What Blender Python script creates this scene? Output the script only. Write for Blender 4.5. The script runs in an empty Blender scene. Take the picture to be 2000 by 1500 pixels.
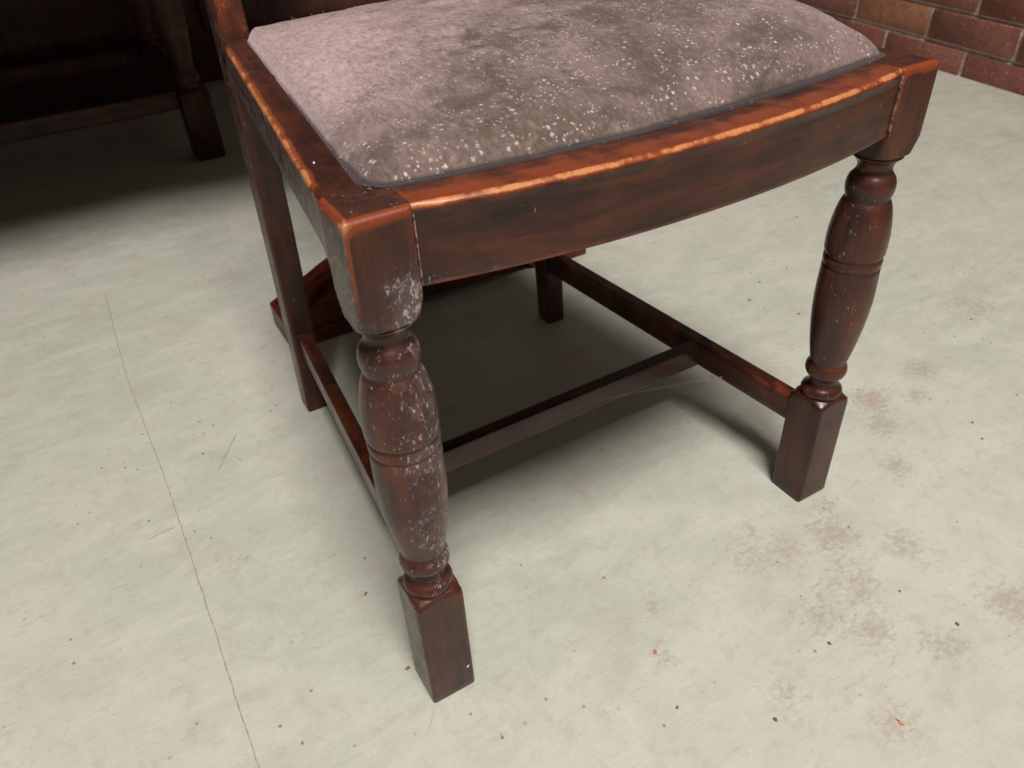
import bpy, math, random
import numpy as np
from mathutils import Matrix, Vector, noise as mn
random.seed(7)
S = bpy.context.scene
COL = S.collection

# ------------------------------------------------------------------ camera
cam_d = bpy.data.cameras.new('camera'); cam = bpy.data.objects.new('camera', cam_d); COL.objects.link(cam)
R = Vector((0.85953334, -0.5089019, -0.0471306)); U = Vector((0.33891034, 0.49852469, 0.79788026)); F = Vector((0.38254702, 0.70177773, -0.60097071))
M = Matrix((R, U, -F)).transposed().to_4x4(); M.translation = Vector((-0.1018, -0.3562, 0.6055))
cam.matrix_world = M
cam_d.sensor_width = 36; cam_d.lens = 27.185; cam_d.clip_start = 0.02; cam_d.clip_end = 60
cam_d.dof.use_dof = True; cam_d.dof.focus_distance = 0.56; cam_d.dof.aperture_fstop = 13
S.camera = cam
# ------------------------------------------------------------------ world, lamps, exposure
W = bpy.data.worlds.new('World'); S.world = W; W.use_nodes = True
bg = W.node_tree.nodes['Background']; bg.inputs[0].default_value = (1, .90, .76, 1); bg.inputs[1].default_value = 0.105
def area(name, loc, target, sx, sy, power, col):
    l = bpy.data.lights.new(name, 'AREA'); l.shape = 'RECTANGLE'; l.size = sx; l.size_y = sy; l.energy = power; l.color = col
    o = bpy.data.objects.new(name, l); COL.objects.link(o); o.location = loc
    d = Vector(target) - Vector(loc); o.rotation_euler = d.to_track_quat('-Z', 'Y').to_euler(); return o
area('ceiling_lamp', (-0.25, -1.75, 4.4), (.3, .2, 0), 1.35, 1.1, 292, (1, .945, .915))
S.view_settings.view_transform = 'Standard'; S.view_settings.look = 'None'
S.view_settings.exposure = 0; S.view_settings.gamma = 1

# ------------------------------------------------------------------ helpers
def tag(o, label=None, cat=None, group=None, kind=None):
    if label: o['label'] = label
    if cat: o['category'] = cat
    if group: o['group'] = group
    if kind: o['kind'] = kind
    return o
def empty(name, loc, label, cat, group=None):
    o = bpy.data.objects.new(name, None); COL.objects.link(o); o.location = loc; o.empty_display_size = .05
    return tag(o, label, cat, group)
def meshdata(name, vs, fs, mat=None, smooth=True, attrs=None):
    m = bpy.data.meshes.new(name); m.from_pydata([tuple(v) for v in vs], [], fs)
    if mat: m.materials.append(mat)
    if smooth: m.polygons.foreach_set('use_smooth', [True]*len(m.polygons))
    if attrs:
        for k, a in attrs.items():
            at = m.attributes.new(k, 'FLOAT', 'POINT'); a = list(a)[:len(vs)]; a += [a[0]]*(len(vs)-len(a)); at.data.foreach_set('value', np.asarray(a, dtype=np.float32))
    m.update(); return m
def obj(name, vs, fs, mat=None, parent=None, smooth=True, attrs=None, loc=None):
    if parent is not None and loc is None:
        px, py, pz = parent.matrix_world.translation if False else parent.location
        vs = [(v[0]-px, v[1]-py, v[2]-pz) for v in vs]
    o = bpy.data.objects.new(name, meshdata(name, vs, fs, mat, smooth, attrs)); COL.objects.link(o)
    if parent is not None: o.parent = parent
    if loc is not None: o.location = loc
    return o
def loft(rings, cap=True):
    """rings: list of equal length closed loops"""
    n = len(rings[0]); vs = [p for r in rings for p in r]; fs = []
    for i in range(len(rings)-1):
        a, b = i*n, (i+1)*n
        for j in range(n):
            k = (j+1) % n; fs.append((a+j, a+k, b+k, b+j))
    if cap:
        for base, rev in ((0, True), ((len(rings)-1)*n, False)):
            r = rings[0] if rev else rings[-1]; base = len(vs); vs += list(r)
            c = tuple(sum(p[q] for p in r)/n for q in range(3)); vs.append(c); ci = len(vs)-1
            for j in range(n):
                k = (j+1) % n; fs.append((base+k, base+j, ci) if rev else (base+j, base+k, ci))
    return vs, fs
def rrect(w, h, r, seg=5, sub=6):
    """rounded rectangle (centred) as list of 2D points, edges subdivided, counter-clockwise"""
    pts = []
    cs = [(w/2-r, h/2-r, 0), (-w/2+r, h/2-r, 90), (-w/2+r, -h/2+r, 180), (w/2-r, -h/2+r, 270)]
    for q, (cx, cy, a0) in enumerate(cs):
        arc = [(cx+r*math.cos(math.radians(a0+90*i/seg)), cy+r*math.sin(math.radians(a0+90*i/seg))) for i in range(seg+1)]
        pts += arc
        nx, ny, a1 = cs[(q+1) % 4]
        e = (nx+r*math.cos(math.radians(a1)), ny+r*math.sin(math.radians(a1))); s = arc[-1]
        for i in range(1, sub): pts.append((s[0]+(e[0]-s[0])*i/sub, s[1]+(e[1]-s[1])*i/sub))
    return pts
def sstep(a, b, x):
    t = min(1, max(0, (x-a)/(b-a))); return t*t*(3-2*t)
def nz(x, y, z, s): return mn.noise(Vector((x*s, y*s, z*s)))
def box(name, lo, hi, mat, parent=None, r=.003, wear=None, bow=0):
    """bevelled block made as a loft along its longest axis"""
    lo = Vector(lo); hi = Vector(hi); d = hi-lo; ax = max(range(3), key=lambda i: d[i]); o1, o2 = [(1, 2), (2, 0), (0, 1)][ax]
    sec = rrect(d[o1], d[o2], min(r, d[o1]*.49, d[o2]*.49)); n = max(8, min(60, int(d[ax]/.012)))
    c = (lo+hi)/2; rings = []; wr = []
    def ring(t, sc):
        rg = []
        for (a, b) in sec:
            p = [0, 0, 0]; p[ax] = t; p[o1] = c[o1]+a*(1-2*sc/d[o1]); p[o2] = c[o2]+b*(1-2*sc/d[o2]); rg.append(tuple(p))
        rings.append(rg)
    ring(lo[ax], r*.8); ring(lo[ax]+r*.3, r*.25)
    for i in range(n+1): ring(lo[ax]+r+(d[ax]-2*r)*i/n, 0)
    ring(hi[ax]-r*.3, r*.25); ring(hi[ax], r*.8)
    vs, fs = loft(rings)
    at = None
    if wear: at = {'wear': [wear(*v) for v in vs]}
    return obj(name, vs, fs, mat, parent, attrs=at)

# ------------------------------------------------------------------ node helpers
class NT:
    def __init__(s, name):
        s.m = bpy.data.materials.new(name); s.m.use_nodes = True; s.t = s.m.node_tree; s.n = s.t.nodes; s.b = s.n['Principled BSDF']
        s.tc = s.n.new('ShaderNodeTexCoord')
    def L(s, a, b): s.t.links.new(a, b)
    def put(s, sock, v):
        if hasattr(v, 'is_linked') or isinstance(v, bpy.types.NodeSocket): s.L(v, sock)
        elif isinstance(v, (tuple, list)): sock.default_value = (*v, 1) if len(v) == 3 and len(sock.default_value) == 4 else v
        else: sock.default_value = v
    def map(s, sc=(1, 1, 1), rot=(0, 0, 0), loc=(0, 0, 0), src=None):
        k = s.n.new('ShaderNodeMapping'); s.L(src or s.tc.outputs['Object'], k.inputs[0]); k.inputs['Scale'].default_value = sc
        k.inputs['Rotation'].default_value = rot; k.inputs['Location'].default_value = loc; return k.outputs[0]
    def noise(s, v, scale, detail=4, rough=.55, dist=0, col=False):
        k = s.n.new('ShaderNodeTexNoise'); s.L(v, k.inputs['Vector']); k.inputs['Scale'].default_value = scale; k.inputs['Detail'].default_value = detail
        k.inputs['Roughness'].default_value = rough; k.inputs['Distortion'].default_value = dist; return k.outputs[1 if col else 0]
    def voro(s, v, scale, feat='F1', rnd=1, out=0):
        k = s.n.new('ShaderNodeTexVoronoi'); k.feature = feat; s.L(v, k.inputs['Vector']); k.inputs['Scale'].default_value = scale; k.inputs['Randomness'].default_value = rnd; return k.outputs[out]
    def math(s, op, a, b=0, c=None, clamp=False):
        k = s.n.new('ShaderNodeMath'); k.operation = op; k.use_clamp = clamp; s.put(k.inputs[0], a); s.put(k.inputs[1], b)
        if c is not None: s.put(k.inputs[2], c)
        return k.outputs[0]
    def step(s, x, a, b, lo=0, hi=1):
        k = s.n.new('ShaderNodeMapRange'); k.interpolation_type = 'SMOOTHSTEP'; s.put(k.inputs[0], x); k.inputs[1].default_value = a; k.inputs[2].default_value = b
        k.inputs[3].default_value = lo; k.inputs[4].default_value = hi; return k.outputs[0]
    def mix(s, f, a, b, mode='MIX'):
        k = s.n.new('ShaderNodeMix'); k.data_type = 'RGBA'; k.blend_type = mode; s.put(k.inputs[0], f); s.put(k.inputs[6], a); s.put(k.inputs[7], b); return k.outputs[2]
    def ramp(s, f, stops):
        k = s.n.new('ShaderNodeValToRGB'); s.L(f, k.inputs[0]); e = k.color_ramp.elements
        e[0].position = stops[0][0]; e[0].color = (*stops[0][1], 1); e[1].position = stops[-1][0]; e[1].color = (*stops[-1][1], 1)
        for p, c in stops[1:-1]: q = e.new(p); q.color = (*c, 1)
        return k.outputs[0]
    def attr(s, name):
        k = s.n.new('ShaderNodeAttribute'); k.attribute_name = name; return k.outputs['Fac']
    def bump(s, h, strength, dist=.001, prev=None):
        k = s.n.new('ShaderNodeBump'); s.L(h, k.inputs['Height']); k.inputs['Strength'].default_value = strength; k.inputs['Distance'].default_value = dist
        if prev: s.L(prev, k.inputs['Normal'])
        return k.outputs[0]

def wood(name, axis, dark=1.0, rough=.3, tint=(1, 1, 1), dust_reflection_k=1.0):
    t = NT(name); sc = [1, 1, 1]; sc[axis] = .09
    v = t.map(tuple(sc)); vo = t.tc.outputs['Object']
    g = t.noise(v, 70, 7, .62, .5); g2 = t.noise(v, 420, 3, .6)
    big = t.noise(vo, 22, 4, .55)
    f = t.math('ADD', t.math('MULTIPLY', g, .75), t.math('MULTIPLY', big, .45)); f = t.math('SUBTRACT', f, .1)
    d = dark
    c = t.ramp(f, [(.34, (.009*d*tint[0], .0028*d, .0017*d)), (.48, (.040*d*tint[0], .0092*d*tint[1], .0036*d)), (.62, (.078*d*tint[0], .0175*d*tint[1], .0055*d)), (.80, (.15*d, .038*d, .010*d))])
    c = t.mix(t.step(g2, .5, .72, 0, .40), c, (.014, .005, .003))
    # worn edges down to orange wood
    wn = t.noise(vo, 260, 5, .7); wn2 = t.noise(vo, 55, 4, .6)
    w = t.math('ADD', t.attr('wear'), t.math('MULTIPLY', t.math('SUBTRACT', t.math('ADD', t.math('MULTIPLY', wn, .5), t.math('MULTIPLY', wn2, .5)), .5), 1.35))
    w1 = t.math('ADD', t.attr('wear'), t.math('MULTIPLY', t.math('SUBTRACT', wn2, .5), .8))
    m1 = t.step(w1, .22, .60); m2 = t.step(w, .74, 1.10)
    c = t.mix(t.math('MULTIPLY', m1, t.step(t.attr('wear'), .02, .15)), c, t.mix(g, (.150, .026, .008), (.245, .050, .013)))
    c = t.mix(t.math('MULTIPLY', m2, t.step(t.attr('wear'), .1, .4)), c, t.mix(wn, (.36, .105, .026), (.62, .27, .10)))
    # dull bloom and scuffs, plus floor reflections painted as a grey film
    dn = t.noise(vo, 95, 7, .72, .6); dn2 = t.noise(vo, 26, 3, .6)
    da = t.attr('dust_reflection')
    dd = t.math('ADD', t.math('MULTIPLY', da, .62), t.math('ADD', t.math('MULTIPLY', dn, .9), t.math('MULTIPLY', dn2, .35)))
    fn = t.noise(t.map((1, 1, .45), (.3, .2, .5)), 330, 4, .75, .8)
    dm = t.math('MULTIPLY', t.step(dd, .96, 1.30, 0, .30*dust_reflection_k), t.step(da, .0, .12))
    fs_ = t.math('ADD', t.math('MULTIPLY', da, .16), t.math('ADD', t.math('MULTIPLY', fn, .75), t.math('MULTIPLY', dn, .32)))
    df = t.math('MULTIPLY', t.step(fs_, .70, .80, 0, .80*dust_reflection_k), t.step(da, .05, .4))
    film = t.math('MULTIPLY', da, .07*dust_reflection_k)
    c = t.mix(t.math('MAXIMUM', dm, film), c, (.26, .20, .20))
    c = t.mix(df, c, (.50, .42, .41))
    # fine pale scratches everywhere
    sv = t.map((1, 1, .22), (.5, .35, .8)); sn = t.noise(sv, 240, 2, .5, 1.2); sg = t.noise(vo, 38, 2, .5)
    sm = t.math('MULTIPLY', t.step(sn, .735, .765, 0, .6), t.step(sg, .5, .62))
    c = t.mix(sm, c, (.42, .30, .26))
    t.L(c, t.b.inputs['Base Color'])
    r = t.math('ADD', t.step(dn2, .3, .7, rough, rough+.13), t.math('ADD', t.math('MULTIPLY', dm, .35), t.math('MULTIPLY', m2, .12)))
    t.L(r, t.b.inputs['Roughness'])
    t.b.inputs['Specular IOR Level'].default_value = .40
    t.b.inputs['Coat Weight'].default_value = .10; t.b.inputs['Coat Roughness'].default_value = .18
    h = t.math('ADD', t.math('MULTIPLY', g, .5), t.math('ADD', t.math('MULTIPLY', dn, .5), t.math('MULTIPLY', g2, .25)))
    t.L(t.bump(h, .35, .0012), t.b.inputs['Normal'])
    return t.m
WX = wood('stained_wood_x', 0); WY = wood('stained_wood_y', 1); WZ = wood('stained_wood_z', 2)
WXd = wood('stained_wood_dark_x', 0, .6, .4); WYd = wood('stained_wood_dark_y', 1, .6, .4); WZd = wood('stained_wood_dark_z', 2, .6, .4)
WRX = wood('red_wood_x', 0, 1.6, .42, (1.3, .95, 1))
WOx = wood('old_wood_x', 0, 1.0, .6); WOy = wood('old_wood_y', 1, 1.0, .6); WOz = wood('old_wood_z', 2, 1.0, .6)

# ------------------------------------------------------------------ floor
def floor_mat():
    t = NT('painted_concrete'); v = t.tc.outputs['Object']
    n1 = t.noise(v, 2.6, 5, .6); n2 = t.noise(t.map((1, 2.2, 1), (0, 0, .5)), 11, 6, .65, .6); n3 = t.noise(v, 120, 5, .7)
    c = t.mix(t.step(n1, .35, .65), (.440, .462, .380), (.512, .508, .430))
    c = t.mix(t.step(n2, .38, .68), c, t.mix(n1, (.488, .505, .422), (.560, .550, .475)))
    # trowel streaks
    st = t.noise(t.map((1, 5, 1), (0, 0, .35)), 42, 5, .7, .8); c = t.mix(t.step(st, .55, .74, 0, .42), c, (.33, .30, .24))
    st2 = t.noise(t.map((5, 1, 1), (0, 0, .15)), 30, 5, .7, .8); c = t.mix(t.step(st2, .58, .74, 0, .30), c, (.66, .65, .58))
    # soft mottle
    mo = t.noise(v, 48, 5, .7, .4); c = t.mix(t.step(mo, .50, .68, 0, .26), c, (.36, .31, .25))
    # stains
    sa = t.attr('stain'); sn = t.noise(t.map((1, 1.5, 1), (0, 0, .4)), 125, 6, .78, .5); sn2 = t.noise(v, 20, 3, .6)
    s = t.math('ADD', t.math('MULTIPLY', sa, .32), t.math('ADD', t.math('MULTIPLY', sn, .8), t.math('MULTIPLY', sn2, .3)))
    m = t.step(s, .76, .93); c = t.mix(t.math('MULTIPLY', m, t.step(sa, -.2, .8, .14, .46)), c, t.mix(t.step(t.noise(v, 12, 2), .40, .60), (.30, .165, .12), (.29, .225, .175)))
    wv = t.noise(v, 9, 3, .6); c = t.mix(t.step(wv, .52, .72, 0, .30), c, (.42, .34, .29))
    # specks
    vd = t.voro(v, 85); vc = t.voro(v, 85, out=1); sp = t.math('MULTIPLY', t.step(vd, .10, .17, 1, 0), t.step(t.noise(v, 8, 2), .46, .62)); 
    sep = t.n.new('ShaderNodeSeparateColor'); t.L(vc, sep.inputs[0])
    sp = t.math('MULTIPLY', sp, t.step(sep.outputs[0], .70, .74)); c = t.mix(t.math('MULTIPLY', sp, .75), c, (.16, .12, .09))
    c = t.mix(t.step(n3, .35, .7, .0, .10), c, (.3, .29, .24))
    gr = t.noise(v, 620, 3, .8); c = t.mix(t.step(gr, .52, .72, 0, .22), c, (.27, .24, .19)); c = t.mix(t.step(gr, .46, .30, 0, .22), c, (.72, .71, .66))
    t.L(c, t.b.inputs['Base Color']); t.L(t.step(n2, .3, .7, .34, .52), t.b.inputs['Roughness']); t.b.inputs['Specular IOR Level'].default_value = .4
    h = t.math('ADD', t.math('MULTIPLY', st, .5), t.math('ADD', t.math('MULTIPLY', n3, .40), t.math('MULTIPLY', st2, .4)))
    h = t.math('SUBTRACT', h, t.math('MULTIPLY', m, .25))
    t.L(t.bump(h, .32, .0022), t.b.inputs['Normal'])
    return t.m
blobs = [(.331,-.018,.055),(.369,-.042,.065),(.39,-.093,.075),(.335,-.113,.07),(.311,-.214,.055),(.188,-.06,.045),(.36,-.15,.06),(.42,-.05,.06),(.921,.137,.07),(.736,.083,.05),(.632,.076,.06),
         (.40,-.19,.05),(.56,-.02,.04),(.60,.04,.05),(.47,-.10,.05),(.68,.05,.04),(.25,-.15,.05),(.45,-.02,.04),(.36,.0,.03),(.5,-.2,.08),(.22,-.02,.04),(-.1,.25,.05),(-.06,.33,.03)]
def grid_axis(lo, a, b, hi, fine, n):
    return list(np.linspace(lo, a, n, endpoint=False)) + list(np.arange(a, b, fine)) + list(np.linspace(b, hi, n))
gx = grid_axis(-5, -.6, 1.3, 6, .012, 10); gy = grid_axis(-5, -.4, 1.3, 7, .012, 10)
vs = []; st = []
bl = np.array(blobs)
for y in gy:
    for x in gx:
        vs.append((x, y, 0)); q = np.exp(-((bl[:, 0]-x)**2+(bl[:, 1]-y)**2)/((bl[:, 2]*.8)**2)*1.2).max(); st.append(min(1, q)-.15+.16*sstep(.15, .5, x)*sstep(1.0, .4, y))
nx = len(gx); fs = [(j*nx+i, j*nx+i+1, (j+1)*nx+i+1, (j+1)*nx+i) for j in range(len(gy)-1) for i in range(nx-1)]
floor = obj('floor', vs, fs, floor_mat(), attrs={'stain': st}); tag(floor, kind='structure')

def strip_poly(P, w, jit, step=.004, z=.0005):
    """thin irregular ribbon along a polyline"""
    pts = []
    for (a, b) in zip(P[:-1], P[1:]):
        L = math.dist(a, b); n = max(1, int(L/step))
        for i in range(n): pts.append((a[0]+(b[0]-a[0])*i/n, a[1]+(b[1]-a[1])*i/n))
    pts.append(P[-1]); V = []; Fc = []
    for i, p in enumerate(pts):
        q = pts[min(i+1, len(pts)-1)]; o = pts[max(i-1, 0)]; dx, dy = q[0]-o[0], q[1]-o[1]; l = math.hypot(dx, dy) or 1; nx_, ny_ = -dy/l, dx/l
        j = nz(p[0], p[1], 0, 60)*jit; ww = w*(.6+.8*abs(nz(p[0], p[1], 3, 90)))*(1 if 0 < i < len(pts)-1 else .1)
        V += [(p[0]+nx_*(j+ww), p[1]+ny_*(j+ww), z), (p[0]+nx_*(j-ww), p[1]+ny_*(j-ww), z)]
        if i: k = 2*i; Fc.append((k-2, k-1, k+1, k))
    return V, Fc
t = NT('crack_dirt'); n = t.noise(t.tc.outputs['Object'], 140, 4); t.L(t.ramp(n, [(.35, (.22, .18, .14)), (.65, (.40, .36, .29))]), t.b.inputs['Base Color']); t.b.inputs['Roughness'].default_value = .9; CRACK = t.m
V, Fc = strip_poly([(-.139, .94), (-.144, .80), (-.147, .66), (-.142, .44), (-.1415, .27), (-.143, .12), (-.143, .02), (-.142, -.2)], .0006, .0008)
tag(obj('floor_crack', V, Fc, CRACK, floor), kind='structure')
V, Fc = [], []
def addp(P, w, j):
    a, b = strip_poly(P, w, j, .003, .0004); k = len(V); V.extend(a); Fc.extend(tuple(q+k for q in f) for f in b)
for P in [[(-.085, .40), (-.05, .455)], [(-.062, .415), (-.057, .40)], [(-.147, .335), (-.175, .333)]]: addp(P, .0005, .001)
rs = random.Random(3)
for i in range(26):
    x, y = rs.uniform(-.3, .8), rs.uniform(-.3, .9); a = rs.gauss(.35, .5); l = rs.uniform(.004, .03); addp([(x, y), (x+l*math.cos(a), y+l*math.sin(a))], .00025, .0006)
tag(obj('floor_scratches', V, Fc, CRACK, floor), kind='stuff')

# ------------------------------------------------------------------ brick wall
def brick_mat():
    t = NT('brick_red'); oi = t.n.new('ShaderNodeObjectInfo'); v = t.tc.outputs['Object']
    off = t.n.new('ShaderNodeVectorMath'); off.operation = 'ADD'; t.L(v, off.inputs[0]); t.L(oi.outputs['Location'], off.inputs[1]); v = off.outputs[0]
    base = t.ramp(oi.outputs['Random'], [(0, (.205, .066, .048)), (.35, (.260, .085, .058)), (.7, (.225, .078, .060)), (1, (.300, .120, .056))])
    n = t.noise(v, 45, 6, .7); n2 = t.noise(v, 9, 3, .6)
    c = t.mix(t.step(n, .4, .7, 0, .55), base, (.12, .04, .03)); c = t.mix(t.step(n2, .45, .7, 0, .35), c, (.22, .12, .095))
    c = t.mix(t.step(t.noise(v, 160, 3), .60, .70, 0, .5), c, (.50, .40, .34))
    t.L(c, t.b.inputs['Base Color']); t.b.inputs['Roughness'].default_value = .75; t.L(t.bump(n, .5, .003), t.b.inputs['Normal']); return t.m
BR = brick_mat()
t = NT('mortar'); v = t.tc.outputs['Object']; n = t.noise(v, 60, 6, .7); n2 = t.noise(t.map((1, .3, 3)), 9, 4, .6)
c = t.mix(t.step(n, .35, .7), (.60, .47, .43), (.38, .29, .26)); 
t.L(c, t.b.inputs['Base Color']); t.b.inputs['Roughness'].default_value = .95; t.L(t.bump(n, .8, .004), t.b.inputs['Normal']); MORT = t.m
wall = empty('brick_wall', (1.7445, 0, 0), 'low red brick wall with pale raked mortar rising from the painted floor', 'wall')
wy0, wy1 = -1.2, 5.0; slope = .1575
wall.rotation_euler = (0, 0, -math.atan(slope)); wl = math.sqrt(1+slope*slope)
def brick_mesh(L, H, k):
    r = random.Random(k); sec = rrect(.10, H, .0022, 2, 1); rings = []
    for y, s_ in ((-L/2, .0022), (-L/2+.0022, 0), (L/2-.0022, 0), (L/2, .0022)):
        rings.append([(a*(1-2*s_/.1)+r.uniform(-.0008, .0008), y+r.uniform(-.0015, .0015), b*(1-2*s_/H)+r.uniform(-.0008, .0008)) for a, b in sec])
    vs, fs = loft(rings); return meshdata('brick', vs, fs, BR, True)
PIT = .2625*wl; BL = PIT-.012; CH = .078
bm = [brick_mesh(BL, CH-.011, k) for k in range(4)]
rb = random.Random(5)
ncourse = 9
for cz in range(ncourse):
    z0 = .0615+(cz-1)*CH; off = (.827 if cz % 2 == 0 else .695)*wl
    k0 = int((wy0*wl-off)/PIT); k1 = int((wy1*wl-off)/PIT)
    for k in range(k0, k1):
        o = bpy.data.objects.new('brick', rb.choice(bm)); COL.objects.link(o); o.parent = wall
        o.location = (.05+rb.uniform(-.002, .002), off+(k+.5)*PIT+rb.uniform(-.0015, .0015), z0+CH/2+rb.uniform(-.001, .001)); o.rotation_euler = (0, rb.uniform(-.01, .01), rb.uniform(-.006, .006))
# mortar bed: a slab a little behind the brick faces, wavy
mv = []; mf = []; ny_, nz_ = 200, 360; y0, y1, z1 = wy0*wl, wy1*wl-.3, .0615+(ncourse-1)*CH
for j in range(nz_+1):
    for i in range(ny_+1):
        y = y0+(y1-y0)*i/ny_; z = -.02+(z1+.02)*j/nz_; mv.append(((.0058 if abs(((z-.0615)/CH+.5)%1-.5)*CH > .0045 else .0058+.0065*max(0, 1-abs((((z-.0615+.002)/CH+.5)%1-.5)*CH)/.003))+.0012*nz(y, z, 0, 25), y, z))
mf = [(j*(ny_+1)+i, (j+1)*(ny_+1)+i, (j+1)*(ny_+1)+i+1, j*(ny_+1)+i+1) for j in range(nz_) for i in range(ny_)]
b0 = len(mv); mv += [(.10, y0, -.02), (.10, y1, -.02), (.10, y0, z1), (.10, y1, z1)]
tl, tr = nz_*(ny_+1), nz_*(ny_+1)+ny_
mf += [(b0, b0+2, b0+3, b0+1), (tl, b0+2, b0+3, tr), (0, b0, b0+2, tl), (ny_, tr, b0+3, b0+1)]
o = obj('mortar', mv, mf, MORT, wall, loc=(0, 0, 0))

# ------------------------------------------------------------------ chair
CW, CS, H = .4671, .0395, .440
chair = empty('dining_chair', (CW/2, .22, 0), 'dark stained wooden dining chair with turned front legs and a worn dotted velvet seat', 'chair')
def sqr(th, h, p):
    c, s = abs(math.cos(th)), abs(math.sin(th)); return h/((c**p+s**p)**(1/p))
def turned_leg(cx, cy, side, name='front_leg'):
    h = CS/2; seg = 96; st = []  # (z, R(round limit), square half or None)
    prof = [(.124, .0262), (.1265, .0222), (.1285, .0192), (.1295, .0176), (.1305, .0186), (.1335, .0194), (.1365, .0186), (.139, .0158), (.1415, .0134), (.145, .0127), (.1485, .0133), (.1505, .0152),
            (.153, .0176), (.1565, .0190), (.160, .0191), (.1635, .0181), (.1655, .0166), (.1668, .0158), (.168, .0163), (.172, .0172), (.178, .0184), (.186, .0198), (.196, .0213), (.208, .0229), (.221, .0241),
            (.235, .0248), (.250, .0248), (.262, .0245), (.2685, .0243), (.2695, .0234), (.2705, .0232), (.2715, .0240), (.2735, .0245), (.2765, .0246), (.2785, .0242), (.2795, .0234), (.2805, .0232), (.2815, .0240), (.284, .0251),
            (.292, .0253), (.301, .0250), (.310, .0240), (.318, .0226), (.325, .0208), (.3295, .0190), (.3312, .0176), (.3325, .0173), (.3345, .0182), (.338, .0191), (.342, .0194), (.346, .0190), (.350, .0176), (.3525, .0156),
            (.355, .0140), (.3575, .0134), (.3605, .0138), (.3635, .0152), (.366, .0176), (.3672, .0192), (.3682, .0196), (.3690, .0186), (.3697, .0184)]
    for z in (0, .0008, .0025): st.append((z, 9, h-(.0025-z)*.7))
    for i in range(1, 24): st.append((.0025+i*.1125/23.5, 9, h))
    for i in range(10): z = .113+i*.0011; st.append((z, h*1.41-(i/9)**1.6*.0016, h))
    dense = []
    for (a, ra), (b, rb_) in zip(prof[:-1], prof[1:]):
        n = max(1, int((b-a)/.0016))
        for i in range(n): dense.append((a+(b-a)*i/n, ra+(rb_-ra)*i/n))
    dense.append(prof[-1])
    for z, r_ in dense: st.append((z, r_, h if z < .128 else None))
    for z, r_ in ((.3700, .0196), (.3704, .0222), (.3716, .0230), (.3740, .0238), (.377, .0247), (.380, .0256), (.3835, .0267), (.3865, .0275), (.3895, .0281)): st.append((z, r_, h))
    for i in range(16): st.append((.393+i*.0026, 9, h))
    for a in range(1, 9): u = a/8*math.pi/2; st.append((H-.0045+.0043*math.sin(u), -.0045*(1-math.cos(u)), h))
    rings = []; wear = []; dust_reflection = []
    for z, r_, sq in st:
        rg = []
        for k in range(seg):
            th = 2*math.pi*(k+.5)/seg
            r = r_ if sq is None else (min(r_, sqr(th, sq, 22)) if r_ > 0 else sqr(th, sq, 22))
            w = .0009*nz(cx*9+math.cos(th)*.6, th*.4, z*14, 1.6) if sq is None else 0
            x, y = (r+w*.4)*math.cos(th), (r+w*.4)*math.sin(th)
            if r_ <= 0: y = max(y, -h-r_); x = max(x, -h-r_) if side == 0 else min(x, h+r_)
            rg.append((cx+x, cy+y, z))
            cr_ = 0
            if sq is not None:
                e = min(abs(x), abs(y))/h; cr_ = .62*sstep(.86, .97, e)*(.45+.75*sstep(.375, .43, z))
                if z > .425: cr_ = max(cr_, .66*sstep(.428, .4375, z))
                if .118 < z < .128: cr_ = max(cr_, .12)
                if side == 0 and z > .36: cr_ *= .9+.75*sstep(.6, 1, -x/h)*sstep(.5, 1, -y/h)
            else: cr_ = .10+.12*abs(nz(x*30, y*30, z*50, 1))
            wear.append(cr_)
            if side == 0:
                dd = .0
                right = .5+.5*math.cos(th+.6)
                if z > .365: dd = .95*sstep(.425, .385, z)*sstep(-.2, .9, -y/h)*(.45+.55*sstep(-.6, .5, x/h)) + .12
                elif z > .128: dd = (.35+.75*right)*(.75+.25*nz(x*20, y*20, z*30, 1))
                else: dd = .22+.25*sstep(.04, .0, z)
                if sq is not None and x < -h*.95: dd = .75  # outer face greyed to paint the floor's reflection
            else:
                left = .5-.5*math.cos(th-.5); dd = (.06+.42*left*left) if z > .13 else .14
                if z > .36: dd = .10
            dust_reflection.append(dd)
        rings.append(rg)
    vs, fs = loft(rings); wear += [0, .5]; dust_reflection += [0, .2]
    return obj(name, vs, fs, WZ, chair, attrs={'wear': wear, 'dust_reflection': dust_reflection})
turned_leg(CS/2, CS/2, 0); turned_leg(CW-CS/2, CS/2, 1)

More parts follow.
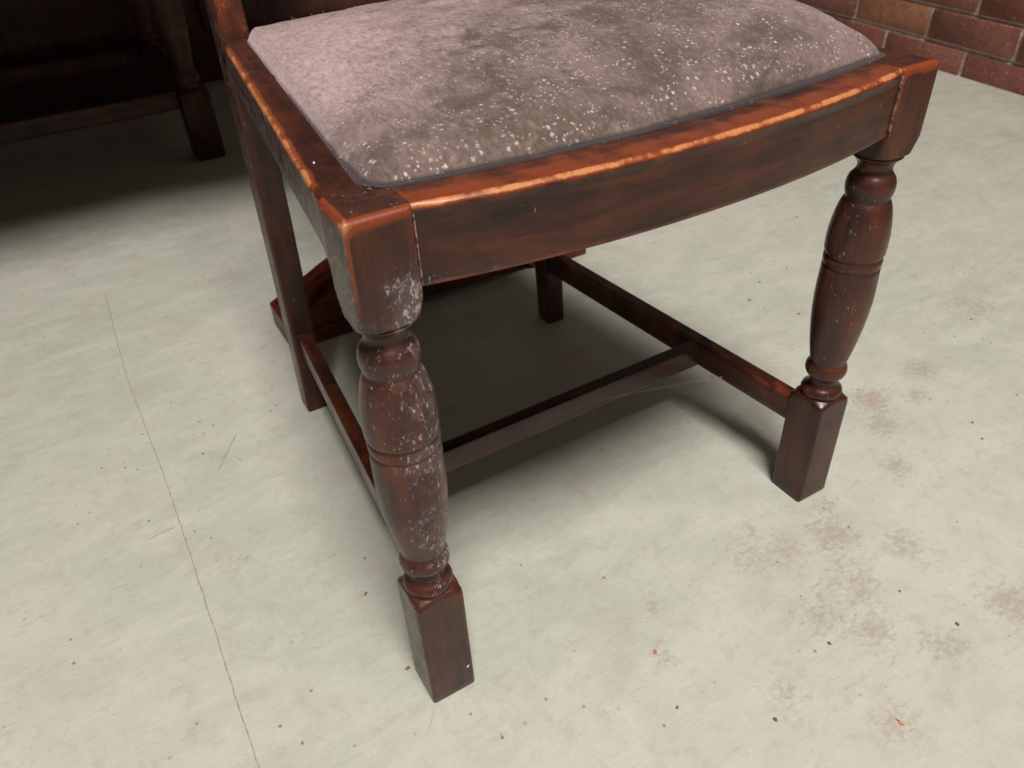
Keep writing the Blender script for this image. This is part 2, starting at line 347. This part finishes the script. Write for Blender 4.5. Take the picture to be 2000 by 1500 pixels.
# front rail: bowed forward, moulded top lip
def bowf(x):
    u = (x-CW/2)/(CW/2-CS); return .021*(1-abs(u)**2.1)
def front_rail():
    x0, x1 = CS+.0003, CW-CS-.0003; n = 130; rings = []; wear = []; dust_reflection = []
    T = .036
    # section in (y outward negative, z)
    def section(x):
        b = bowf(x); y0 = .0022-b; lip = .0016*sstep(0, .02, min(x-x0, x1-x))
        P = []
        P.append((y0+.0015, .3895)); P.append((y0+.0004, .3902)); P.append((y0, .3915))
        for i in range(1, 14): P.append((y0, .3915+.0405*i/14))
        P += [(y0, .4322), (y0-lip*.35, .4328), (y0-lip*.8, .4336)]
        for i in range(9):
            a = math.radians(-20+105*i/8); P.append((y0-lip*.2+.0035-(.0035+lip*.8)*math.cos(a), .4360+.0038*math.sin(a)))
        for i in range(1, 9): P.append((y0+.0035+(T-.0035)*i/9, .4398-.0008*(i/9)**2))
        P += [(y0+T, .4385), (y0+T, .3900)]
        for i in range(1, 5): P.append((y0+T-(T-.0015)*i/5, .3895))
        return P
    for i in range(n+1):
        x = x0+(x1-x0)*i/n; s = section(x); rings.append([(x, y, z) for y, z in s]); y0 = .0022-bowf(x)
        for (y, z) in s:
            w = 0
            d = math.hypot((y-(y0+.0004)), (z-.4385)*1.0)
            if z > .4320: w = max(.30, 1.10*(.94+.5*nz(x, 0, 3, 30)+.3*nz(x, y, 3, 120))*sstep(.0042, .0010, d))
            if z > .437 and y > y0+.002: w = max(w, .50*sstep(y0+.030, y0+.012, y))
            if z < .3925 and y < y0+.004: w = .42
            wear.append(w); dust_reflection.append(.12 + .30*sstep(.41, .392, z)*sstep(.2, .05, x)+.1*abs(nz(x*20, z*40, 0, 1)))
    vs, fs = loft(rings); wear += [0, 0]; dust_reflection += [0, 0]
    fs = [tuple(reversed(f)) for f in fs]
    return obj('front_rail', vs, fs, WX, chair, attrs={'wear': wear, 'dust_reflection': dust_reflection})
front_rail()

# side rails from the front legs to the rear posts
XR, YR, RW, RD = .048, .444, .0265, .034
def side_rail(side):
    n = 60; rings = []; wear = []; dust_reflection = []
    for i in range(n+1):
        u = i/n; y = CS+.0002+(YR-CS-.0004)*u; xo = .0012+(XR-.0005)*u
        drop = .4035-.0135*(max(0, 1-(y-CS)/.022))**2 if y < CS+.022 else .4035
        Wd = .027; r = .0028
        loc = []
        for a in range(5): th = math.radians(180-90*a/4); loc.append((xo+r+r*math.cos(th), H-r-.0004+r*math.sin(th)))
        for k in range(1, 8): loc.append((xo+r+(Wd-r)*k/7, H-.0004))
        loc += [(xo+Wd, drop+.01), (xo+Wd, drop)]
        for k in range(1, 4): loc.append((xo+Wd*(1-k/4), drop))
        loc += [(xo+.001, drop), (xo, drop+.001)]
        for k in range(1, 9): loc.append((xo, drop+.001+(H-r-drop-.0014)*k/9))
        rg = []
        for (x, z) in loc:
            X = x if side == 0 else CW-x; rg.append((X, y, z))
            w = 0
            if z > .43:
                d = math.hypot(x-xo, z-H+.0012); w = max(.20, (1.02+.5*nz(0, y, 3, 35)+.35*nz(x, y, 3, 140))*sstep(.0062, .0012, d)*sstep(.0, .07, u)*sstep(1, .88, u))
            wear.append(w); dust_reflection.append(.85 if x < xo+.0008 else .16)  # outer side greyed as if mirroring the pale floor
        rings.append(rg)
    vs, fs = loft(rings); wear += [0, 0]; dust_reflection += [0, 0]
    if side == 0: fs = [tuple(reversed(f)) for f in fs]
    return obj('side_rail', vs, fs, WY, chair, attrs={'wear': wear, 'dust_reflection': dust_reflection})
side_rail(0); side_rail(1)
t = NT('glue_line'); n = t.noise(t.tc.outputs['Object'], 260, 4, .7); t.L(t.mix(t.step(n, .4, .6), (.40, .28, .22), (.05, .02, .012)), t.b.inputs['Base Color']); t.b.inputs['Roughness'].default_value = .7; GL = t.m
box('joint_line', (CS-.0001, .0003, .3925), (CS+.0005, .0020, .4352), GL, chair, r=.0002)
box('joint_line', (CW-CS-.0005, .0003, .3925), (CW-CS+.0001, .0020, .4352), GL, chair, r=.0002)
box('rear_rail', (XR+RW+.001, YR+.004, .385), (CW-XR-RW-.001, YR+.026, .437), WX, chair)
# rear posts: foot to raked back
def rear_leg(side):
    st = [(0, .040, YR, .026, .026), (.002, .0395, YR, .0275, .028), (.10, .0420, YR, .0285, .030), (.25, .0455, YR, .029, .032), (.38, .0480, YR, .0285, .035), (.44, .0492, YR, .0275, .036), (.50, .0505, YR+.010, .0270, .034), (.62, .053, YR+.045, .026, .028), (.78, .056, YR+.10, .026, .024), (.90, .058, YR+.145, .0255, .022)]
    rings = []; wear = []; dust_reflection = []
    for (a, b) in zip(st[:-1], st[1:]):
        n = max(1, int((b[0]-a[0])/.008))
        for i in range(n):
            q = [p+(r-p)*i/n for p, r in zip(a, b)]; rings.append(q)
    rings.append(list(st[-1])); R2 = []
    for z, x, y, w, d in rings:
        sec = rrect(w, d, .0025, 3, 5); rg = []
        for a, b in sec:
            X = x+w/2+a; X = X if side == 0 else CW-X; rg.append((X, y+d/2+b, z)); wear.append(.2 if (abs(a) > w/2-.002 and abs(b) > d/2-.003) else .05+ (.32 if z > .44 and b < 0 else 0)); dust_reflection.append(.30 if b < -d*.45 else (.75 if a < -w*.45 else .1))  # grey on the outer face is painted floor reflection
        R2.append(rg)
    vs, fs = loft(R2); wear += [0, 0]; dust_reflection += [0, 0]
    if side: fs = [tuple(reversed(f)) for f in fs]
    return obj('rear_leg', vs, fs, WZ, chair, attrs={'wear': wear, 'dust_reflection': dust_reflection})
rear_leg(0); rear_leg(1)
# back: top rail, lower rail and splat stand above the frame of the picture
for z, hh in ((.60, .03), (.84, .06)):
    yy = YR+.045+(z-.62)*.34; box('back_rail', (.083, yy, z), (CW-.083, yy+.016, z+hh), WX, chair)
vs = []; sec = rrect(.12, .010, .003, 3, 4); rings = []
for i in range(13):
    z = .6301+.2098*i/12; yy = YR+.053+(z-.62)*.34; k = 1-.25*math.sin(math.pi*i/12); rings.append([(CW/2+a*k, yy+b, z) for a, b in sec])
vs, fs = loft(rings); obj('back_splat', vs, fs, WZ, chair)

# stretchers
def bar(name, p, q, w, h, mat, dust_reflection_k=.2, wearl=0):
    """p,q: top-centre end points of a horizontal bar"""
    p = Vector(p); q = Vector(q); d = (q-p); L = d.length; d.normalize(); s = Vector((-d.y, d.x, 0)); n = int(L/.008); sec = rrect(w, h, .0018, 3, 5); rings = []; we = []; du = []
    for i in range(n+1):
        c = p+(q-p)*i/n; rg = []
        for a, b in sec:
            v = c+s*a+Vector((0, 0, b-h/2)); rg.append(tuple(v)); we.append((.24 if (b > h*.42) else .06)+wearl*(.4 if abs(nz(v.x, v.y, 0, 30)) > .2 else 0)); du.append(dust_reflection_k*(1.6 if a > w*.45 or a < -w*.45 else .5))  # side faces greyed more, a painted reflection of the floor
        rings.append(rg)
    vs, fs = loft(rings); we += [0, 0]; du += [0, 0]
    return obj(name, vs, fs, mat, chair, attrs={'wear': we, 'dust_reflection': du})
HS = .1135
bar('side_stretcher', (.0265, CS+.0002, HS), (.0575, YR-.0002, HS), .0155, .029, WY, .38)
bar('side_stretcher', (CW-.0265, CS+.0002, HS), (CW-.0575, YR-.0002, HS), .0165, .029, WY, .1, .5)
yc = .170; xl = .0265+(yc-CS)/(YR-CS)*.031+.0079
bar('cross_stretcher', (xl, yc, HS-.001), (CW-xl-.0004, yc, HS-.001), .0145, .0275, WX, .14)  # thin grey film paints the reflection on its face

# ------------------------------------------------------------------ seat cushion
def velvet():
    t = NT('worn_velvet'); v = t.tc.outputs['Object']
    n1 = t.noise(v, 13, 4, .6, .4); n2 = t.noise(v, 42, 6, .7, .5); n3 = t.noise(t.map((1, .35, 1), (0, 0, .5)), 330, 4, .7); n4 = t.noise(v, 5, 3, .5)
    n5 = t.noise(t.map((1, .22, 1), (0, 0, -.55)), 150, 5, .75, .6)
    c = t.ramp(n1, [(.30, (.105, .074, .060)), (.46, (.195, .140, .122)), (.58, (.275, .200, .195)), (.72, (.36, .265, .262))])
    c = t.mix(t.step(n2, .44, .64, 0, .78), c, (.088, .064, .048))
    c = t.mix(t.step(t.noise(v, 27, 5, .7), .56, .70, 0, .65), c, (.42, .31, .26))
    c = t.mix(t.attr('pale'), c, t.mix(n2, (.37, .250, .246), (.66, .465, .455)))  # velvet sheen painted into the colour, with random pale patches
    c = t.mix(t.step(n5, .56, .72, 0, .5), c, (.60, .47, .45)); c = t.mix(t.step(n5, .44, .30, 0, .5), c, (.06, .045, .035))
    c = t.mix(t.step(n3, .28, .62, .42, 0), c, (.045, .034, .026)); c = t.mix(t.step(n3, .56, .76, 0, .40), c, (.56, .46, .43))
    c = t.mix(t.attr('front_dark'), c, t.mix(n3, (.045, .032, .024), (.185, .135, .108)))  # pile colour darkens towards the front
    vd = t.voro(t.map((1, 1, .6)), 330); c = t.mix(t.math('MULTIPLY', t.step(vd, .16, .34, .62, 0), t.step(t.noise(v, 60, 4, .7), .46, .60)), c, (.66, .54, .50))
    blot = t.noise(v, 21, 5, .72, .3); c = t.mix(t.math('MULTIPLY', t.step(blot, .50, .64, 0, .62), t.math('SUBTRACT', 1, t.math('MULTIPLY', t.attr('pale'), .7))), c, (.060, .045, .034))
    dt = t.attr('dots'); dn = t.noise(v, 520, 3, .75)
    dm = t.step(t.math('ADD', dt, t.math('MULTIPLY', t.math('SUBTRACT', dn, .5), 1.5)), .30, 1.0)
    c = t.mix(t.math('MULTIPLY', dm, .80), c, (.70, .58, .54))
    c = t.mix(t.attr('edge'), c, (.03, .026, .026))  # shadow line around the cushion painted as a dark rim
    t.L(c, t.b.inputs['Base Color']); t.b.inputs['Roughness'].default_value = .85; t.b.inputs['Specular IOR Level'].default_value = .2
    t.b.inputs['Sheen Weight'].default_value = .8; t.b.inputs['Sheen Roughness'].default_value = .35; t.b.inputs['Sheen Tint'].default_value = (1, .86, .88, 1)
    h = t.math('ADD', t.math('MULTIPLY', n3, .6), t.math('ADD', t.math('MULTIPLY', n2, .8), t.math('MULTIPLY', dm, .5)))
    t.L(t.bump(h, .75, .0016), t.b.inputs['Normal']); return t.m
def cushion():
    NU, NV = 520, 480; vs = []; dots = []; pale = []; edge = []; front_dark = []
    # outline: front y = .034 - bow*, left x from .0265 (front) to .078 (back)
    def outline(u, v):
        yf = .0325-.0205*(1-abs(2*u-1)**2.2); y = yf+(.4415-yf)*v
        xl_ = .0245+(.0700-.0245)*v; return xl_+(CW-2*xl_+.003+.006*(1-v))*u, y
    for j in range(NV+1):
        b = -1+2*j/NV; v = .5+.5*math.copysign(1-(1-abs(b))**1.25, b) if False else j/NV
        for i in range(NU+1):
            u = i/NU
            # pull the corners round
            x, y = outline(u, v)
            du = min(u, 1-u)*.41; dv = min(v, 1-v)*.42
            # rounded-corner distance
            rc = .016 if v > .5 or u < .5 else .009
            if du < rc and dv < rc:
                d = rc-math.hypot(rc-du, rc-dv)
                if d < 0:
                    k = rc/math.hypot(rc-du, rc-dv); su = (rc-(rc-du)*k-du)*(1 if u < .5 else -1); sv = (rc-(rc-dv)*k-dv)*(1 if v < .5 else -1)
                    x += su; y += sv; d = 0
            else: d = min(du, dv)
            shade_rim = .0034*sstep(.2, .02, v)+.0010; e = 1-(1-min(1, max(0, d-shade_rim)/(.013+.007*sstep(.4, 0, v))))**2.2
            dome = (1-abs(2*u-1)**(2.4 if u < .5 else 3.6))*(1-abs(2*v-1)**2.4); rt = sstep(.6, 1, u)
            ex = .0150*sstep(.40, .92, u)*sstep(0, .030, du)*sstep(-.04, .20, v)
            z = .4403+.0100*e+.0250*dome*min(1, max(0, d-shade_rim)/.02)+ex; x += .0055*rt*sstep(.0, .02, d)
            z += .0009*nz(x, y, 0, 22)+.0006*nz(x, y, 5, 60)
            # dotted weave: 2x2 clusters on a staggered lattice, warped and worn away in places
            wx_ = x+.0025*nz(x, y, 1, 18); wy_ = y+.0025*nz(x, y, 2, 18)
            px, py = .0235, .0205
            row = math.floor(wy_/py); cx_ = wx_/px+(.5 if row % 2 else 0); fx = (cx_-math.floor(cx_)-.5)*px; fy = (wy_/py-row-.5)*py
            q = .0029; ddx = abs(abs(fx)-q*1.05); ddy = abs(abs(fy)-q*.95+ .0006*(1 if fx > 0 else -1)); dd = math.hypot(ddx, ddy)
            cell = nz(math.floor(cx_)*3.1+.5, row*2.7+.5, 4, .37)
            keep = sstep(-.35, .05, nz(x, y, 9, 16)+.45*cell+.18*(.22-y)/.2+.1*math.sin(u*3.14)); j1 = nz(x, y, 11, 260); dsh = (.55+.33*sstep(.55, .1, v))*sstep(.0026, .0004, dd+.0009*j1)*keep*(.55+.45*sstep(-.3, .3, nz(math.floor(cx_)*5.3+(fx > 0), row*4.1+(fy > 0)*.7, 2, .9)))*(1-.7*sstep(.30, .05, u)*sstep(.1, .45, v))
            # small extra sprigs between the clusters
            gx_ = abs((cx_-math.floor(cx_))-.5)*2; sx_ = math.hypot((1-gx_)*px*.5, fy); ring = abs(sx_-.0036); s2 = sstep(.0012, .0003, ring)*keep*(.55 if nz(x, y, 7, 300) > 0 else .15)
            dsh = max(dsh, s2*.0)
            z += .00035*dsh
            dots.append(dsh); edge.append(.92*(1 if v < .5 else .5)*sstep(shade_rim+.0016, shade_rim-.0002, d))  # flat rim coloured dark to stand for the shadow gap
            pl = .95*sstep(.46, .02, u+.25*nz(x, y, 3, 7)+.30*(1-v)**2) + .75*sstep(.36, .85, v+.30*nz(x, y, 6, 6)) + .70*sstep(.74, 1.0, u+.2*nz(x, y, 12, 9)) + .4*sstep(.2, .5, nz(x, y, 14, 22))  # painted sheen: paler towards left, back and right, plus random patches
            pale.append(min(.9, pl*(.8+.4*nz(x, y, 8, 40))))
            front_dark.append(.58*sstep(.50, .04, v+.22*nz(x, y, 17, 9)+.10*nz(x, y, 19, 30)))
            vs.append((x, y, z))
    fs = [(j*(NU+1)+i, j*(NU+1)+i+1, (j+1)*(NU+1)+i+1, (j+1)*(NU+1)+i) for j in range(NV) for i in range(NU)]
    # skirt down into the rebate
    loop = [i for i in range(NU+1)]+[(j*(NU+1)+NU) for j in range(1, NV+1)]+[NV*(NU+1)+i for i in range(NU-1, -1, -1)]+[j*(NU+1) for j in range(NV-1, 0, -1)]
    b = len(vs)
    for k in loop: x, y, z = vs[k]; vs.append((x, y, .418)); dots.append(0); pale.append(0); edge.append(1)
    n = len(loop); fs += [(loop[k], b+k, b+(k+1) % n, loop[(k+1) % n]) for k in range(n)]
    fs.append(tuple(b+k for k in range(n)))
    return obj('seat_cushion', vs, fs, velvet(), chair, attrs={'dots': dots, 'pale': pale, 'edge': edge, 'front_dark': [*front_dark, *([0]*n)]})
cushion()
V, Fc = [], []; rf = random.Random(4)
t = NT('pile_fibre'); n = t.noise(t.tc.outputs['Object'], 600, 2); t.L(t.mix(n, (.55, .44, .42), (.25, .19, .17)), t.b.inputs['Base Color']); t.b.inputs['Roughness'].default_value = .9; FIB = t.m
for i in range(330):
    q = rf.random(); v = rf.random()
    if q > .81: continue
    if q < .45: u = rf.random(); v = rf.uniform(.012, .03); x = .03+(CW-.06)*u; y = .0325-.0205*(1-abs(2*u-1)**2.2)+.0065+rf.uniform(0, .006); z = .446; d = (rf.gauss(0, .5), -1, rf.uniform(.1, .8))
    elif q < .75: x = .0245+(.0455)*v+.004+rf.uniform(0, .006); y = .045+.38*v; z = .447; d = (-1, rf.gauss(0, .5), rf.uniform(.1, .8))
    else: x = rf.uniform(.1, .4); y = .4315; z = .4515; d = (rf.gauss(0, .5), .8, 1)
    l = rf.uniform(.001, .004)*(.5+rf.random()); m_ = math.sqrt(sum(k*k for k in d)); d = [k/m_*l for k in d]; k0 = len(V); w_ = .00009
    V += [(x-w_, y, z), (x+w_, y, z), (x+d[0]*.6+w_, y+d[1]*.6, z+d[2]*.7), (x+d[0]*.6-w_, y+d[1]*.6, z+d[2]*.7), (x+d[0], y+d[1], z+d[2])]; Fc += [(k0, k0+1, k0+2, k0+3), (k0+3, k0+2, k0+4)]
tag(obj('stray_fibres', V, Fc, FIB, chair), kind='stuff')
# small flecks of white on the wood
t = NT('white_fleck'); n = t.noise(t.tc.outputs['Object'], 900, 2); t.L(t.mix(n, (.85, .83, .8), (.7, .68, .66)), t.b.inputs['Base Color']); t.b.inputs['Roughness'].default_value = .7; WHITE = t.m
def fleck(name, c, a, b, hgt, rot, mat, parent=None, nrm='z', loc=None):
    V = []; n = 9; r = random.Random(int(c[0]*1e4)+77)
    for lay, (s_, zz) in enumerate(((1, 0), (1, hgt*.5), (.55, hgt))):
        for k in range(n):
            th = 2*math.pi*k/n; q = (.8+.4*r.random()); x = a*s_*q*math.cos(th); y = b*s_*q*math.sin(th); x, y = x*math.cos(rot)-y*math.sin(rot), x*math.sin(rot)+y*math.cos(rot)
            V.append((c[0]+x, c[1]+y, c[2]+zz) if nrm == 'z' else (c[0]+x, c[1]-zz, c[2]+y))
    Fq = [(l*n+k, l*n+(k+1) % n, (l+1)*n+(k+1) % n, (l+1)*n+k) for l in range(2) for k in range(n)]+[tuple(2*n+k for k in range(n)), tuple(reversed(range(n)))]
    if nrm != 'z': Fq = [tuple(reversed(f)) for f in Fq]
    if parent is None:
        V = [(x-c[0], y-c[1], z-c[2]) for x, y, z in V]; return obj(name, V, Fq, mat, None, loc=c)
    return obj(name, V, Fq, mat, parent)
fleck('paint_fleck', (.0175, .092, .4395), .0013, .0007, .0006, 1.2, WHITE, chair)
fleck('paint_fleck', (.0345, .0004, .028), .0012, .0022, .0006, -.5, WHITE, chair, 'y')

# ------------------------------------------------------------------ cobweb under the stretcher
t = NT('cobweb'); t.b.inputs['Base Color'].default_value = (.55, .5, .45, 1); t.b.inputs['Roughness'].default_value = .9
n = t.noise(t.tc.outputs['Object'], 500, 2); t.L(t.mix(n, (.6, .54, .48), (.42, .38, .34)), t.b.inputs['Base Color']); WEB = t.m
def thread(V, Fc, P, r):
    k0 = len(V)
    for i, p in enumerate(P):
        for a in range(3): V.append((p[0], p[1]+r*math.cos(a*2.094), p[2]+r*math.sin(a*2.094)))
        if i:
            for a in range(3): b = (a+1) % 3; q = k0+3*i; Fc.append((q-3+a, q-3+b, q+b, q+a))
V, Fc = [], []
def sagl(a, b, sag, n=24): return [(a[0]+(b[0]-a[0])*i/n, a[1]+(b[1]-a[1])*i/n, a[2]+(b[2]-a[2])*i/n-sag*4*(i/n)*(1-i/n)) for i in range(n+1)]
thread(V, Fc, sagl((.26, .1625, .100), (.436, .125, .088), -.003), .00011)
thread(V, Fc, sagl((.31, .1625, .092), (.432, .127, .089), .002), .00009)
rr = random.Random(9)
for i in range(26):
    a = (.428+rr.gauss(0, .004), .127+rr.gauss(0, .001), .0885+rr.gauss(0, .0012)); b = (a[0]+rr.gauss(0, .004), a[1]+rr.gauss(0, .001), a[2]+rr.gauss(0, .0018)); thread(V, Fc, sagl(a, b, rr.uniform(-.001, .001), 5), .00022)
w = obj('cobweb_strand', V, Fc, WEB); tag(w, 'thin pale cobweb strand with a fluff knot hung beside the cross stretcher', 'cobweb')

# ------------------------------------------------------------------ grit and chips on the floor
def chipmat(name, a, b):
    t = NT(name); n = t.noise(t.tc.outputs['Object'], 700, 3); t.L(t.mix(n, a, b), t.b.inputs['Base Color']); t.b.inputs['Roughness'].default_value = .7; return t.m
CO = chipmat('orange_chip', (.75, .30, .14), (.5, .13, .05)); CD = chipmat('dark_grit', (.09, .06, .045), (.2, .15, .11)); CR = chipmat('red_chip', (.36, .12, .08), (.25, .08, .05))
def splinter(c, col, label, seeds, L=.004):
    e = empty('wood_splinter', (c[0], c[1], .0004), label, 'splinter'); r = random.Random(seeds)
    for k in range(3):
        a = 1.3+r.uniform(-.35, .35); dx, dy = r.uniform(-.0015, .0015), r.uniform(-.001, .001)
        fleck('sliver', (c[0]+dx, c[1]+dy, .0005), L*r.uniform(.7, 1), .00055, .0007, a, col, e)
splinter((.188, -.060), CO, 'tiny orange wood splinter on the floor between the front legs and the bottom edge', 1, .003)
splinter((.311, -.214), CO, 'brighter orange wood splinter on the stained floor near the bottom right', 2, .0045)
tag(fleck('paint_chip', (-.006, .140, .0003), .0024, .0012, .0006, .7, CR), 'small elongated red chip on the floor left of the near front leg', 'chip')
tag(fleck('paint_chip', (-.005, .044, .0003), .0022, .0016, .0006, .1, CR), 'small round red chip lying against the foot of the near front leg', 'chip')
from math import dist
GP = [(200, 842)]
rg = random.Random(21); pts = [(.68, .33), (.73, .36), (.84, .14), (-.15, .52), (-.17, .36), (.42, -.13), (.5, -.22), (.23, -.16), (.17, -.11)]
while len(pts) < 26:
    p = (rg.uniform(-.3, .95), rg.uniform(-.25, .75))
    if -.02 < p[0] < .5 and -.02 < p[1] < .7: continue
    pts.append(p)
for p in pts:
    s_ = rg.uniform(.0005, .0015)
    tag(fleck('grit', (p[0], p[1], .0003), s_*rg.uniform(1, 1.7), s_, s_*.8, rg.uniform(0, 3), CD), 'dark crumb of grit scattered on the pale painted floor', 'grit', 'crumbs of dark grit scattered on the floor')

# ------------------------------------------------------------------ sledge foot of a stand behind the chair
ft = empty('trestle_stand', (.318, .635, 0), 'low reddish brown trestle stand with sloping foot on the floor behind the chair', 'stand')
def extr(name, prof, y0, y1, mat, parent, wear=None):
    """profile in x,z (ccw) extruded along y with small chamfers"""
    n = len(prof); cx = sum(p[0] for p in prof)/n; cz = sum(p[1] for p in prof)/n; rings = []
    for y, k in ((y0, .0012), (y0+.0012, 0), ((y0+y1)/2, 0), (y1-.0012, 0), (y1, .0012)):
        rings.append([(x-math.copysign(k, x-cx), y, z-math.copysign(k, z-cz)) for x, z in prof])
    vs, fs = loft(rings, cap=False); fs.append(tuple(range(n))); fs.append(tuple(reversed(range((len(rings)-1)*n, len(rings)*n))))
    at = {'wear': [wear(*v) for v in vs]} if wear else None
    return obj(name, vs, [tuple(reversed(f)) for f in fs], mat, parent, smooth=False, attrs=at)
xm = .318; xa = .066; xb = xm*2-xa
top = [(xa, .036), (.105, .054), (.15, .076), (.20, .098), (xm*2-.20, .098), (xm*2-.15, .076), (xm*2-.105, .054), (xb, .036)]
bot = [(xb, .0), (xb-.095, .0), (xb-.11, .013), (xa+.11, .013), (xa+.095, .0), (xa, .0)]
extr('foot', [(a, max(b, .0)) for a, b in top]+bot, .598, .678, WRX, ft, wear=lambda x, y, z: .22 if z > .03 else .08)
def pad(x0, x1):
    extr('foot_moulding', [(x0, .022), (x1, .022), (x1, .001), (x0, .001)], .590, .5978, WRX, ft, wear=lambda *a: .15)
pad(xa+.001, xa+.092); pad(xb-.092, xb-.001)
box('post', (xm-.055, .612, .0985), (xm+.055, .662, .30), WOz, ft)

# ------------------------------------------------------------------ dark table behind
tb = empty('dark_table', (-.35, 1.4, 0), 'dark old table with turned leg and low rail in the deep shade behind the chair', 'table')
def tleg(cx, cy):
    h = .031; prof = [(.150, .026), (.153, .020), (.158, .019), (.162, .023), (.170, .025), (.178, .023), (.184, .018), (.20, .019), (.25, .026), (.31, .031), (.37, .033), (.43, .030), (.47, .024), (.485, .019), (.492, .024), (.50, .028), (.51, .027), (.518, .020), (.526, .024), (.532, .028)]
    rings = []
    for z, rl, sq in [(0, 9, h-.002), (.003, 9, h), (.10, 9, h), (.143, 9, h), (.148, .031, h)]+[(a, b, None) for a, b in prof]+[(.54, 9, h), (.72, 9, h)]:
        rings.append([(cx+min(rl, sqr(2*math.pi*(k+.5)/32, sq or 9, 18))*math.cos(2*math.pi*(k+.5)/32), cy+min(rl, sqr(2*math.pi*(k+.5)/32, sq or 9, 18))*math.sin(2*math.pi*(k+.5)/32), z) for k in range(32)])
    vs, fs = loft(rings); return obj('leg', vs, fs, WOz, tb)
tx0, tx1, ty0, ty1 = -1.0, .155, 1.475, 1.95
for x in (tx0, tx1):
    for y in (ty0, ty1): tleg(x, y)
for y in (ty0, ty1): box('stretcher', (tx0+.032, y-.012, .112), (tx1-.032, y+.012, .150), WOx, tb)
for x in (tx0, tx1): box('stretcher', (x-.012, ty0+.032, .112), (x+.012, ty1-.032, .150), WOy, tb)
for y in (ty0, ty1): box('apron', (tx0+.032, y-.012, .60), (tx1-.032, y+.012, .72), WOx, tb)
box('shading_tabletop', (-1.25, .72, .7205), (.50, 2.0, .745), WOx, tb, r=.006)  # unseen top, stretched far forward to cast the shade on the floor
sb = empty('sideboard', (.3, 2.3, 0), 'large dark wooden sideboard standing at the back behind the turned leg table', 'sideboard')
box('carcass', (-1.6, 2.06, .10), (1.55, 2.55, .95), WOx, sb, r=.006)
box('plinth', (-1.57, 2.09, 0), (1.52, 2.5, .0995), WOx, sb)
for k in range(5):
    x = -1.55+k*.62; box('door', (x+.006, 2.045, .14), (x+.60, 2.0595, .90), WOz, sb, r=.004)
